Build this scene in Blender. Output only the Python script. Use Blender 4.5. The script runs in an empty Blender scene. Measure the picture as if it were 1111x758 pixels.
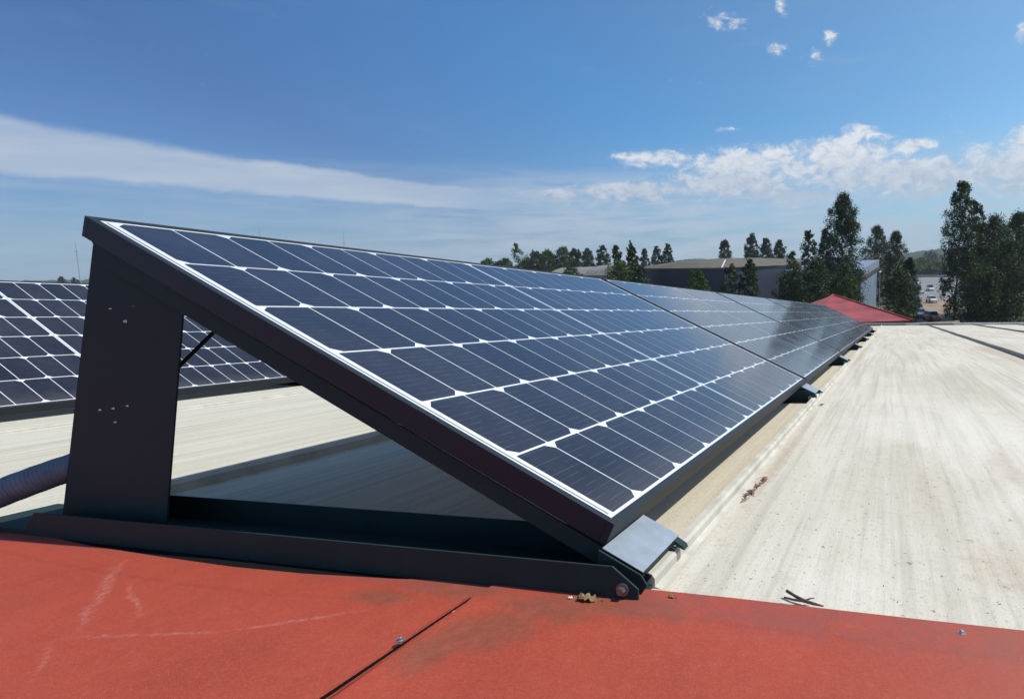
import bpy, bmesh, math, random
from mathutils import Matrix, Vector, noise
random.seed(7)
sc = bpy.context.scene
C = sc.collection
# ------------------------------------------------------------------ camera
AL = math.radians(5.088)          # the metal roof falls away from the camera by this pitch
TH = math.radians(24.75)          # tilt of the modules on the roof
PX, PY, FPX = 791.03, 426.77, 628.4
CAM = Vector((.34132, -.63377, .33051))
RM = Matrix.Rotation(-AL, 4, 'X')
cd = bpy.data.cameras.new('camera'); co = bpy.data.objects.new('camera', cd); C.objects.link(co)
CR = Matrix.Rotation(math.radians(15.90), 4, 'Z') @ Matrix.Rotation(math.pi/2 + math.radians(-12.75), 4, 'X') @ Matrix.Rotation(math.radians(-1.52), 4, 'Z')
co.matrix_world = Matrix.Translation(CAM) @ CR
cd.sensor_fit = 'HORIZONTAL'; cd.sensor_width = 36; cd.lens = 36*FPX/1111
cd.shift_x = (555.5-PX)/1111; cd.shift_y = (PY-379)/1111
cd.clip_start = .02; cd.clip_end = 6000
sc.camera = co
def at(px, py, d):
    """world point at horizontal distance d metres in the direction of a place in the picture"""
    v = CR.to_3x3() @ Vector(((px-PX)/FPX, -(py-PY)/FPX, -1))
    return CAM + v*(d/math.hypot(v.x, v.y))
# ------------------------------------------------------------------ light
S = RM.to_3x3() @ Vector((.52, .10, .85)); S.normalize()
SUN_AZ = math.atan2(S.x, S.y); SUN_EL = math.asin(S.z)
sd = bpy.data.lights.new('sun', 'SUN'); so = bpy.data.objects.new('sun', sd); C.objects.link(so)
sd.energy = 4.4; sd.angle = math.radians(.53); sd.color = (1, .955, .88)
so.rotation_euler = (-S).to_track_quat('-Z', 'Y').to_euler()
sc.view_settings.view_transform = 'Standard'; sc.view_settings.look = 'None'
sc.view_settings.exposure = 0; sc.view_settings.gamma = 1; sc.view_settings.use_curve_mapping = False

class NT:
    """tiny helper for shader node trees"""
    def __init__(s, tree): s.t = tree; s.n = tree.nodes; s.l = tree.links
    def new(s, kind, **kw):
        n = s.n.new(kind)
        for k, v in kw.items(): setattr(n, k, v)
        return n
    def put(s, sock, v):
        if v is None: return
        if isinstance(v, bpy.types.NodeSocket): s.l.new(v, sock)
        else: sock.default_value = v
    def math(s, op, a, b=None, c=None, clamp=False):
        n = s.new('ShaderNodeMath', operation=op, use_clamp=clamp)
        for i, v in enumerate((a, b, c)):
            if v is not None: s.put(n.inputs[i], v)
        return n.outputs[0]
    def mix(s, f, a, b, blend='MIX'):
        n = s.new('ShaderNodeMix', data_type='RGBA', blend_type=blend)
        s.put(n.inputs[0], f); s.put(n.inputs[6], a); s.put(n.inputs[7], b)
        return n.outputs[2]
    def ramp(s, x, stops):
        n = s.new('ShaderNodeValToRGB'); s.put(n.inputs[0], x)
        e = n.color_ramp.elements
        while len(e) < len(stops): e.new(.5)
        for i, (p, c) in enumerate(stops):
            e[i].position = p; e[i].color = c if len(c) == 4 else (*c, 1)
        return n.outputs[0]
    def step(s, x, lo, hi):
        n = s.new('ShaderNodeMapRange', interpolation_type='SMOOTHSTEP')
        s.put(n.inputs[0], x); n.inputs[1].default_value = lo; n.inputs[2].default_value = hi
        return n.outputs[0]
    def noise(s, vec, scale, detail=4, rough=.55, dist=0, out=0):
        n = s.new('ShaderNodeTexNoise'); s.put(n.inputs['Vector'], vec)
        n.inputs['Scale'].default_value = scale; n.inputs['Detail'].default_value = detail
        n.inputs['Roughness'].default_value = rough; n.inputs['Distortion'].default_value = dist
        return n.outputs[out]
    def mapping(s, vec, scale=(1,1,1), loc=(0,0,0)):
        n = s.new('ShaderNodeMapping'); s.put(n.inputs[0], vec)
        n.inputs['Location'].default_value = loc; n.inputs['Scale'].default_value = scale
        return n.outputs[0]
    def comb(s, x, y, z=0.0):
        n = s.new('ShaderNodeCombineXYZ'); s.put(n.inputs[0], x); s.put(n.inputs[1], y); s.put(n.inputs[2], z)
        return n.outputs[0]

# ------------------------------------------------------------------ sky
w = bpy.data.worlds.new("World"); sc.world = w; w.use_nodes = True
t = NT(w.node_tree); bg = w.node_tree.nodes['Background']
sky = t.new('ShaderNodeTexSky', sky_type='NISHITA'); sky.sun_disc = False
sky.sun_elevation = SUN_EL; sky.sun_rotation = SUN_AZ; sky.altitude = 0
sky.air_density = 1.0; sky.dust_density = .6; sky.ozone_density = 2.2
hs = t.new('ShaderNodeHueSaturation'); t.put(hs.inputs['Color'], sky.outputs[0])
hs.inputs['Saturation'].default_value = 1.0; hs.inputs['Value'].default_value = 1.0
tc = t.new('ShaderNodeTexCoord'); sp = t.new('ShaderNodeSeparateXYZ'); t.put(sp.inputs[0], tc.outputs['Generated'])
az = t.math('MULTIPLY', t.math('ARCTAN2', sp.outputs[0], sp.outputs[1]), 57.2958)
el = t.math('MULTIPLY', t.math('ARCSINE', sp.outputs[2]), 57.2958)
# cloud coordinates: a high plane seen from below, so clouds flatten towards the horizon
up = t.math('ADD', t.math('MAXIMUM', sp.outputs[2], 0.0), .07)
cp = t.comb(t.math('DIVIDE', sp.outputs[0], up), t.math('DIVIDE', sp.outputs[1], up))
ae = t.comb(t.math('MULTIPLY', az, .1), t.math('MULTIPLY', el, .1))
n_big = t.noise(t.mapping(ae, (1, 2.2, 1), (3.1, 1.7, 0)), 1.6, 6, .6)
n_fin = t.noise(t.mapping(ae, (1, 1.6, 1), (7.3, 2.2, 0)), 6.5, 10, .68, .45)
n_str = t.noise(t.mapping(ae, (.7, 6, 1), (1.3, 4.2, 0)), 1.5, 7, .62, .4)
def blob(a0, e0, ra, re, soft=1.0):
    dx = t.math('DIVIDE', t.math('SUBTRACT', az, a0), ra); dy = t.math('DIVIDE', t.math('SUBTRACT', el, e0), re)
    dy = t.math('MAXIMUM', dy, t.math('MULTIPLY', dy, .55))
    r = t.math('ADD', t.math('MULTIPLY', dx, dx), t.math('MULTIPLY', dy, dy))
    return t.math('EXPONENT', t.math('MULTIPLY', r, -soft))
def total(parts):
    o = parts[0]
    for q in parts[1:]: o = t.math('MAXIMUM', o, q)
    return o
# heaped clouds low over the trees and a few small puffs high up
heap = total([blob(-5.0, 9.5, 6.0, 1.9), blob(-13, 8.8, 8.5, 1.7), blob(-22.0, 9.6, 4.6, .75), blob(-3.5, 10.9, 2.4, .9), blob(1.0, 9.7, 2.6, .6), blob(9.5, 7.6, 6.5, 2.3), blob(10.8, 9.2, 3.2, 1.5), blob(-31, 6.5, 3.4, .5), blob(0, 7.4, 13, 1.5), blob(-14, 7.6, 9, 1.4), blob(-24, 6.8, 8, .9), blob(22, 9, 9, 3), blob(55, 14, 16, 4), blob(100, 10, 30, 5)])
puff = total([blob(-10.6, 18.0, 1.5, .42), blob(-7.4, 17.3, 1.2, .55), blob(-10.4, 21.0, .8, .8), blob(-16.0, 20.3, 1.3, .5), blob(-14.4, 19.8, 1.6, .35), blob(-6.2, 18.6, .9, .5), blob(9.3, 17.0, .8, .7), blob(-15.2, 11.8, 1.2, .25)])
nn = t.math('ADD', t.math('MULTIPLY', n_big, .40), t.math('MULTIPLY', n_fin, .60))
m_heap = t.step(t.math('ADD', t.math('MULTIPLY', heap, .62), t.math('MULTIPLY', nn, 1.55)), .96, 1.34)
m_puff = t.step(t.math('ADD', t.math('MULTIPLY', puff, .42), t.math('MULTIPLY', n_fin, 1.4)), .88, 1.30)
# one long smooth band on the left, sloping down to the right
cen = t.math('ADD', t.math('MULTIPLY', t.math('ADD', az, 60), -.072), 7.55)
wid = t.math('ADD', t.math('MULTIPLY', t.math('ADD', az, 60), -.022), 1.35)
bd = t.math('DIVIDE', t.math('ABSOLUTE', t.math('SUBTRACT', el, t.math('ADD', cen, t.math('MULTIPLY', t.math('SUBTRACT', n_big, .5), 1.6)))), wid)
band = t.math('MULTIPLY', t.step(bd, 1.30, .75), t.step(az, -24, -46))
band = t.math('MULTIPLY', band, t.math('ADD', .46, t.math('MULTIPLY', n_str, .85)))
# thin streaky veil above the horizon, thicker to the right
veil = t.math('MULTIPLY', t.step(t.math('ADD', n_str, t.math('MULTIPLY', n_big, .25)), .36, .80), t.math('MULTIPLY', t.step(el, 9.6, 6.2), t.math('ADD', .35, t.math('MULTIPLY', t.step(az, -58, -22), .65))))
veil = t.math('MULTIPLY', veil, .95)
cirr = t.math('MULTIPLY', t.step(t.noise(t.mapping(ae, (.5, 3, 1), (9, 9, 0)), 1.1, 6, .6, .5), .52, .9), .22)
cirr = t.math('MULTIPLY', cirr, t.step(el, 6, 14))
hazeb = t.math('MULTIPLY', t.step(el, 9, -1), .42)
soft = t.math('MULTIPLY', total([blob(-7, 7.2, 17, 2.3), blob(12, 6.4, 14, 2.8), blob(-28, 6.0, 10, 1.3)]), t.step(t.math('ADD', t.math('MULTIPLY', n_fin, .5), t.math('MULTIPLY', n_str, .6)), .26, .66))
cl = total([t.math('MULTIPLY', soft, .85), t.math('MULTIPLY', m_heap, .93), m_puff, t.math('MULTIPLY', band, 1.0), veil, cirr])
shade = t.ramp(t.math('ADD', t.math('MULTIPLY', n_fin, .8), t.math('MULTIPLY', t.step(el, 6, 11), .3)), [(.32, (5.2, 6.0, 7.3)), (.72, (9.9, 10.1, 10.3))])
ccol = t.mix(t.math('MAXIMUM', m_heap, m_puff), (5.6, 6.6, 8.0, 1), shade)
dv = t.new('ShaderNodeVectorMath', operation='DOT_PRODUCT'); t.put(dv.inputs[0], tc.outputs['Generated']); dv.inputs[1].default_value = S
sdot = dv.outputs['Value']
gain = t.ramp(t.math('ADD', t.math('MULTIPLY', sdot, .5), .5), [(.44, (.50, .745, 1.12)), (.56, (.64, 1.12, 1.50)), (.80, (1.30, 1.66, 1.72))])
skyc = t.mix(1.0, hs.outputs[0], gain, 'MULTIPLY')
skyc = t.mix(hazeb, skyc, (3.5, 5.4, 7.4, 1))
t.put(bg.inputs['Color'], t.mix(t.math('MULTIPLY', cl, .92), skyc, ccol))
bg.inputs['Strength'].default_value = .085

# ------------------------------------------------------------------ materials
def mat(name, color=(.5,.5,.5), rough=.5, metal=0, spec=.5, coat=0, coat_rough=.03, fn=None):
    m = bpy.data.materials.new(name); m.use_nodes = True
    n = NT(m.node_tree); b = m.node_tree.nodes['Principled BSDF']
    b.inputs['Base Color'].default_value = (*color, 1); b.inputs['Roughness'].default_value = rough
    b.inputs['Metallic'].default_value = metal; b.inputs['Specular IOR Level'].default_value = spec
    b.inputs['Coat Weight'].default_value = coat; b.inputs['Coat Roughness'].default_value = coat_rough
    if fn: fn(n, b)
    return m
def bump(n, b, h, strength=.3, dist=.002):
    k = n.new('ShaderNodeBump'); k.inputs['Strength'].default_value = strength; k.inputs['Distance'].default_value = dist
    n.put(k.inputs['Height'], h); n.put(b.inputs['Normal'], k.outputs[0])
def ocoord(n): return n.new('ShaderNodeTexCoord').outputs['Object']
def vary(color, amt=.25, scale=4, rough=(.4,.6), bmp=0, bscale=80):
    def f(n, b):
        o = ocoord(n); k = n.noise(o, scale, 6, .6)
        lo = tuple(c*(1-amt) for c in color); hi = tuple(min(1, c*(1+amt)) for c in color)
        n.put(b.inputs['Base Color'], n.ramp(k, [(.3, lo), (.7, hi)]))
        n.put(b.inputs['Roughness'], n.math('ADD', rough[0], n.math('MULTIPLY', k, rough[1]-rough[0])))
        if bmp: bump(n, b, n.noise(o, bscale, 5, .6), bmp, .002)
    return f

def f_roof(n, b):
    o = n.mapping(ocoord(n), (1, 1, 1), (2, 8, -.2))
    sx = n.new('ShaderNodeSeparateXYZ'); n.put(sx.inputs[0], o)
    x, y = sx.outputs[0], sx.outputs[1]
    big = n.noise(n.mapping(o, (1, .35, 1)), 1.7, 6, .6)
    strk = n.noise(n.mapping(o, (13, .55, 1)), 1, 5, .65)
    strk2 = n.noise(n.mapping(o, (42, 1.0, 1), (3, 0, 0)), 1, 4, .6)
    cross = n.noise(n.mapping(o, (1.2, 3.2, 1), (9, 0, 0)), 1, 4, .6)
    mot = n.noise(o, 38, 6, .7); grit = n.noise(o, 260, 3, .7); spk = n.noise(n.mapping(o, (1,1,1), (5,5,0)), 95, 2, .5)
    base = n.ramp(big, [(.28, (.50, .45, .355)), (.5, (.59, .545, .45)), (.72, (.65, .61, .525))])
    base = n.mix(n.math('MULTIPLY', n.step(strk, .48, .68), .62), base, (.43, .395, .32, 1))
    base = n.mix(n.math('MULTIPLY', n.step(strk2, .49, .66), .58), base, (.42, .39, .325, 1))
    base = n.mix(n.math('MULTIPLY', n.step(strk, .45, .28), .32), base, (.68, .68, .65, 1))
    base = n.mix(n.math('MULTIPLY', n.step(cross, .56, .75), .16), base, (.46, .42, .34, 1))
    base = n.mix(n.math('MULTIPLY', n.step(mot, .52, .70), .42), base, (.42, .38, .30, 1))
    base = n.mix(n.math('MULTIPLY', n.step(grit, .54, .70), .5), base, (.33, .30, .24, 1))
    base = n.mix(n.math('MULTIPLY', n.step(spk, .68, .74), .75), base, (.17, .13, .10, 1))
    # dirtier, yellower strip along the modules and rusty stains to the right
    strip = n.math('MULTIPLY', n.step(x, .05, .015), n.step(x, -.16, -.05))
    base = n.mix(n.math('MULTIPLY', strip, .42), base, (.47, .40, .27, 1))
    base = n.mix(n.math('MULTIPLY', n.step(x, -.1, -.4), .62), base, n.ramp(strk2, [(.35, (.57, .55, .455)), (.65, (.44, .415, .33))]))
    wash = n.math('MULTIPLY', n.step(x, .10, .3), n.step(n.noise(n.mapping(o, (1.4, .5, 1), (4, 2, 0)), 2.4, 5, .6), .40, .62))
    base = n.mix(n.math('MULTIPLY', n.math('MULTIPLY', wash, .42), n.step(y, 3.2, .8)), base, (.74, .70, .63, 1))
    blot = n.noise(n.mapping(o, (1, .6, 1), (11, 3, 0)), 9, 6, .75)
    base = n.mix(n.math('MULTIPLY', n.step(blot, .55, .72), .25), base, (.43, .39, .29, 1))
    spk2 = n.noise(n.mapping(o, (1, .7, 1), (21, 3, 0)), 160, 3, .7)
    base = n.mix(n.math('MULTIPLY', n.step(spk2, .58, .70), .45), base, (.30, .26, .20, 1))
    for (a, c, ra, rc, k) in ((.50, .20, .05, .12, .28), (.60, .80, .04, .2, .25), (1.25, 5.2, .10, 1.6, .35), (.09, 4.5, .035, 2.4, .4), (.42, .55, .03, .2, .15), (.085, .8, .02, .7, .35)):
        dx = n.math('DIVIDE', n.math('SUBTRACT', x, a), ra); dy = n.math('DIVIDE', n.math('SUBTRACT', y, c), rc)
        g = n.math('EXPONENT', n.math('MULTIPLY', n.math('ADD', n.math('MULTIPLY', dx, dx), n.math('MULTIPLY', dy, dy)), -1))
        g = n.math('MULTIPLY', n.step(n.math('MULTIPLY', g, n.math('ADD', n.math('MULTIPLY', mot, 1.2), .1)), .2, .75), k)
        base = n.mix(g, base, (.36, .235, .16, 1))
    n.put(b.inputs['Base Color'], base)
    h = n.math('ADD', n.math('MULTIPLY', grit, .5), n.math('ADD', n.math('MULTIPLY', mot, .6), n.math('MULTIPLY', strk, 2.0)))
    bump(n, b, h, .7, .0024)
M_ROOF = mat('weathered_roof_paint', rough=.85, spec=.10, fn=f_roof)

def f_red(n, b):
    o = n.mapping(ocoord(n), (1, 1, 1), (2, 8, -.2)); sx = n.new('ShaderNodeSeparateXYZ'); n.put(sx.inputs[0], o)
    x, y = sx.outputs[0], sx.outputs[1]
    big = n.noise(o, 5, 6, .65); mot = n.noise(o, 55, 6, .75); fib = n.noise(n.mapping(o, (1, 1.6, 1)), 330, 5, .78, 1.6)
    base = n.ramp(big, [(.3, (.335, .047, .025)), (.7, (.41, .063, .033))])
    base = n.mix(n.math('MULTIPLY', n.step(mot, .45, .75), .22), base, (.42, .12, .08, 1))
    base = n.mix(n.math('MULTIPLY', n.step(fib, .48, .68), .55), base, (.49, .145, .095, 1))
    base = n.mix(n.math('MULTIPLY', n.step(fib, .5, .30), .45), base, (.20, .025, .02, 1))
    def gau(a, c, ra, rc, rot=0):
        ux, uy = n.math('SUBTRACT', x, a), n.math('SUBTRACT', y, c)
        cr, sr = math.cos(rot), math.sin(rot)
        p = n.math('DIVIDE', n.math('ADD', n.math('MULTIPLY', ux, cr), n.math('MULTIPLY', uy, sr)), ra)
        q = n.math('DIVIDE', n.math('SUBTRACT', n.math('MULTIPLY', uy, cr), n.math('MULTIPLY', ux, sr)), rc)
        return n.math('EXPONENT', n.math('MULTIPLY', n.math('ADD', n.math('MULTIPLY', p, p), n.math('MULTIPLY', q, q)), -1))
    mo = total_([gau(-.10, -.13, .075, .05, .5), gau(-.135, -.18, .035, .05), gau(-.05, -.075, .08, .03), gau(-.20, -.05, .09, .03), gau(.02, -.05, .12, .03), gau(-.30, -.09, .05, .02)], n)
    mossn = n.noise(o, 30, 8, .8)
    mossf = n.noise(o, 420, 4, .85)
    mm = n.step(n.math('ADD', n.math('MULTIPLY', mo, .5), n.math('ADD', n.math('MULTIPLY', mossn, .62), n.math('MULTIPLY', mossf, .85))), .86, 1.14)
    base = n.mix(n.math('MULTIPLY', mm, .5), base, n.ramp(mot, [(.35, (.085, .060, .028)), (.7, (.24, .095, .06))]))
    # dusty band along the overlap onto the roof
    edge = n.step(y, -.085, -.035)
    base = n.mix(n.math('MULTIPLY', n.math('MULTIPLY', edge, n.step(mossn, .35, .6)), .7), base, (.26, .075, .06, 1))
    fade = n.step(x, .25, .62)
    base = n.mix(n.math('MULTIPLY', fade, .55), base, (.36, .12, .085, 1))
    # pale scuffs
    wob = n.math('MULTIPLY', n.math('SUBTRACT', n.noise(o, 14, 5, .7), .5), .030)
    def scuff(x0, y0, x1, y1, wd):
        L = math.hypot(x1-x0, y1-y0); ux, uy = (x1-x0)/L, (y1-y0)/L
        a = n.math('ADD', n.math('MULTIPLY', n.math('SUBTRACT', x, x0), ux), n.math('MULTIPLY', n.math('SUBTRACT', y, y0), uy))
        d = n.math('ABSOLUTE', n.math('ADD', wob, n.math('SUBTRACT', n.math('MULTIPLY', n.math('SUBTRACT', x, x0), -uy), n.math('MULTIPLY', n.math('SUBTRACT', y, y0), -ux))))
        return n.math('MULTIPLY', n.step(d, wd, 0), n.math('MULTIPLY', n.step(a, -.02, .04), n.step(a, L+.02, L-.05)))
    sc_ = total_([scuff(-.82, -.075, -.60, -.245, .006), scuff(-.80, -.10, -.63, -.22, .012), scuff(-.60, -.25, -.42, -.20, .005), scuff(-.42, -.20, -.29, -.12, .007), scuff(-.60, -.26, -.52, -.32, .006), scuff(-.72, -.13, -.56, -.20, .005)], n)
    sc_ = n.math('MULTIPLY', sc_, n.step(n.noise(n.mapping(o, (1, 1, 1), (2, 2, 2)), 90, 6, .85), .40, .66))
    base = n.mix(n.math('MULTIPLY', sc_, .27), base, (.66, .42, .37, 1))
    n.put(b.inputs['Base Color'], base)
    bump(n, b, n.math('ADD', n.math('MULTIPLY', n.noise(o, 7, 3, .5), 6.0), n.math('ADD', n.math('MULTIPLY', fib, .8), n.math('MULTIPLY', mot, 1.3))), .5, .0018)
def total_(parts, n):
    o = parts[0]
    for q in parts[1:]: o = n.math('MAXIMUM', o, q)
    return o
M_RED = mat('faded_red_paint', rough=.62, spec=.3, fn=f_red)
M_RED2 = mat('red_roof_paint', rough=.7, fn=vary((.29, .050, .040), .35, 1.8))
M_SEAM = mat('seam_paint', rough=.7, spec=.3, fn=vary((.50, .47, .40), .2, 14, (.6,.8), .4, 120))
M_GREY = mat('weathered_grey_metal', rough=.6, fn=vary((.30, .31, .31), .3, 3, (.5,.7)))
M_STRIP_SHADE = mat('grey_strip_seam_shade', rough=.8, fn=vary((.17, .165, .155), .3, 5))  # shaded side of the far seams put into this grey; also colours closure strips
def f_black(n, b):
    o = ocoord(n); k = n.noise(o, 22, 6, .65)
    n.put(b.inputs['Base Color'], n.ramp(k, [(.3, (.017, .036, .036)), (.75, (.024, .046, .046))]))
    n.put(b.inputs['Roughness'], n.math('ADD', .55, n.math('MULTIPLY', k, .2)))
    bump(n, b, n.noise(o, 400, 3, .6), .08, .0005)
M_STEEL = mat('dark_coated_steel', rough=.5, spec=.2, fn=f_black)
M_FRAME = mat('black_anodised_frame', (.021, .028, .036), .5, 0, .25)
M_RAIL_LIT = mat('sunlit_rail_steel', rough=.4, metal=.35, fn=vary((.33, .375, .42), .12, 30, (.38,.5)))  # same steel as the rail, made paler to paint in sunlight
M_BOLT = mat('bright_steel', (.62, .62, .60), .25, .9)
M_BASE_DARK = mat('black_base_sheet', (.007, .008, .009), .95, 0, .1)
M_BOLTD = mat('dull_zinc_bolt', (.22, .20, .21), .3, .7)
M_WHITE_EDGE = mat('bare_metal_edge', (.75, .74, .72), .35, .4)
def f_back(n, b):
    o = ocoord(n)
    n.put(b.inputs['Base Color'], n.ramp(n.noise(o, 9, 5, .6), [(.3, (.66, .68, .70)), (.7, (.80, .82, .84))]))
M_BACK = mat('white_backsheet', rough=.5, coat=1, coat_rough=.11, fn=f_back)
M_RIBBON = mat('tinned_ribbon', (.30, .31, .34), .4, .5, coat=1)
def f_cell(n, b):
    o = ocoord(n); sx = n.new('ShaderNodeSeparateXYZ'); n.put(sx.inputs[0], o)
    g_ = n.new('ShaderNodeNewGeometry'); k = n.math('ADD', n.math('MULTIPLY', g_.outputs['Random Per Island'], .5), .25)
    wv = n.math('ABSOLUTE', n.math('SUBTRACT', n.math('FRACT', n.math('DIVIDE', n.math('ADD', sx.outputs[0], .0150), .0140)), .5))
    line = n.step(wv, .030, .012)
    base = n.ramp(k, [(.25, (.0120, .0112, .0165)), (.75, (.0195, .0175, .0255))])
    dn = n.noise(n.mapping(o, (1.0, 1.6, 1)), 2.2, 6, .65); dust = n.noise(o, 190, 3, .75)
    brk = n.noise(n.mapping(o, (70, 26, 1)), 1, 2, .6)
    base = n.mix(n.math('MULTIPLY', n.math('MULTIPLY', line, n.step(brk, .36, .62)), .42), base, (.24, .25, .35, 1))
    base = n.mix(n.math('MULTIPLY', n.step(dust, .60, .78), n.math('MULTIPLY', dn, .16)), base, (.45, .43, .40, 1))
    base = n.mix(n.math('MULTIPLY', n.step(dn, .40, .75), .035), base, (.40, .42, .45, 1))
    low = n.math('MULTIPLY', n.step(sx.outputs[0], -.10, -.012), n.math('ADD', .25, dust))
    base = n.mix(n.math('MULTIPLY', low, .10), base, (.40, .36, .29, 1))
    n.put(b.inputs['Base Color'], base)
    b.inputs['Coat IOR'].default_value = 1.35; b.inputs['Sheen Weight'].default_value = .05; b.inputs['Sheen Roughness'].default_value = .35;  b.inputs['Specular IOR Level'].default_value = .15
    n.put(b.inputs['Coat Roughness'], n.math('ADD', .10, n.math('MULTIPLY', n.step(dn, .35, .7), .07)))
M_CELL = mat('dark_blue_cell', rough=.35, spec=.3, coat=1, coat_rough=.04, fn=f_cell)
def f_cond(n, b):
    n.put(b.inputs['Base Color'], n.ramp(n.noise(ocoord(n), 40, 4, .6), [(.3, (.10, .13, .17)), (.7, (.15, .18, .22))]))
M_COND = mat('grey_violet_plastic', rough=.5, fn=f_cond)
M_CABLE = mat('black_cable', (.03, .03, .032), .5)
M_LEAFDRY = mat('dry_leaf', rough=.8, fn=vary((.25, .16, .065), .5, 90))
M_TWIG = mat('dark_twig', rough=.9, fn=vary((.075, .05, .038), .4, 90))
M_DEBRIS = mat('brown_debris', rough=.9, fn=vary((.17, .10, .06), .5, 70))
def f_leaf(c0, c1):
    c0 = (c0[0], c0[1]*1.06, c0[2]*.8); c1 = (c1[0], c1[1]*1.06, c1[2]*.8)
    def f(n, b):
        oi = n.new('ShaderNodeObjectInfo'); g = n.new('ShaderNodeNewGeometry')
        k = n.math('ADD', n.math('MULTIPLY', g.outputs['Random Per Island'], .6), n.math('MULTIPLY', n.noise(ocoord(n), .45, 3, .6), .5))
        col = n.ramp(k, [(.25, c0), (.85, c1)])
        n.put(b.inputs['Base Color'], col)
        tr = n.new('ShaderNodeBsdfTranslucent'); n.put(tr.inputs[0], n.mix(.5, col, (.12, .16, .02, 1)))
        mx = n.new('ShaderNodeMixShader'); mx.inputs[0].default_value = .12
        n.put(mx.inputs[1], b.outputs[0]); n.put(mx.inputs[2], tr.outputs[0])
        out = [q for q in n.n if q.type == 'OUTPUT_MATERIAL'][0]; n.put(out.inputs[0], mx.outputs[0])
    return f
M_LEAF = [mat('dark_foliage', rough=.55, spec=.3, fn=f_leaf((.018, .034, .013), (.044, .072, .024))),
          mat('mid_foliage', rough=.55, spec=.3, fn=f_leaf((.032, .058, .016), (.085, .13, .032))),
          mat('light_foliage', rough=.55, spec=.3, fn=f_leaf((.05, .075, .028), (.13, .17, .06)))]
M_BARK = mat('grey_brown_bark', rough=.9, fn=vary((.11, .085, .06), .3, 3))
def f_ground(n, b):
    o = ocoord(n); k = n.noise(o, .02, 8, .65); k2 = n.noise(o, .6, 6, .7)
    c = n.ramp(k, [(.35, (.05, .075, .022)), (.5, (.085, .095, .035)), (.68, (.15, .125, .065))])
    n.put(b.inputs['Base Color'], n.mix(n.math('MULTIPLY', k2, .4), c, (.06, .06, .03, 1)))
M_GROUND = mat('rough_grass', rough=.95, fn=f_ground)
M_ASPH = mat('pale_tarmac', rough=.9, fn=vary((.20, .19, .185), .18, .12, (.8,.95)))
M_DIRT = mat('sandy_dirt', rough=.95, fn=vary((.25, .19, .125), .3, .3, (.85,.95)))
M_KERB = mat('pale_kerb_stone', rough=.85, fn=vary((.38, .33, .28), .15, .6))
def f_hill(n, b):
    o = ocoord(n); k = n.noise(o, .035, 8, .75); v = n.new('ShaderNodeTexVoronoi'); n.put(v.inputs['Vector'], o); v.inputs['Scale'].default_value = .07
    c = n.ramp(k, [(.35, (.016, .030, .012)), (.6, (.035, .058, .022)), (.8, (.07, .085, .04))])
    n.put(b.inputs['Base Color'], n.mix(n.step(v.outputs[0], .5, .0), c, (.03, .05, .016, 1)))
    bump(n, b, v.outputs[0], 1, 5)
M_HILL = mat('wooded_hill', rough=1, fn=f_hill)
M_NAVY = mat('dark_blue_cladding', rough=.55, fn=vary((.030, .034, .060), .15, .2, (.5,.6)))
def f_corr(c, axis_scale):
    def f(n, b):
        o = ocoord(n); sx = n.new('ShaderNodeSeparateXYZ'); n.put(sx.inputs[0], o)
        k = n.noise(o, .25, 6, .6); s = n.math('SINE', n.math('MULTIPLY', sx.outputs[0], axis_scale))
        lo = tuple(q*.75 for q in c); hi = tuple(q*1.2 for q in c)
        n.put(b.inputs['Base Color'], n.ramp(k, [(.3, lo), (.7, hi)]))
        bump(n, b, s, .9, .08)
    return f
M_TAN = mat('tan_corrugated_roof', rough=.85, fn=f_corr((.115, .098, .070), 5.2))
M_BARN = mat('grey_barn_roof', rough=.85, fn=f_corr((.22, .205, .185), 4))
M_BLUEW = mat('shaded_blue_cladding', rough=.6, fn=f_corr((.17, .22, .29), 14))  # colour lowered so the sun-facing shed wall looks shaded
M_WALL = mat('grey_block_wall', rough=.85, fn=vary((.26, .25, .24), .15, .4))
M_BROWN = mat('brown_fascia', (.07, .045, .035), .6)
M_PAINTW = mat('white_paint', (.78, .78, .77), .35, 0, .5, .5)
M_CARW = mat('white_car_paint', (.75, .76, .77), .3, 0, .5, 1)
M_CARS = mat('silver_car_paint', (.45, .47, .50), .3, .5, .5, 1)
M_CARD = mat('dark_blue_car_paint', (.03, .04, .07), .3, .2, .5, 1)
M_CARR = mat('red_brown_car_paint', (.20, .06, .045), .35, .1, .5, 1)
M_GLASS = mat('dark_car_glass', (.02, .025, .03), .08, 0, .6)
M_TYRE = mat('black_tyre', (.03, .03, .03), .8)
M_LAMPL = mat('headlight_lens', (.7, .72, .75), .15, .2)

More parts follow.
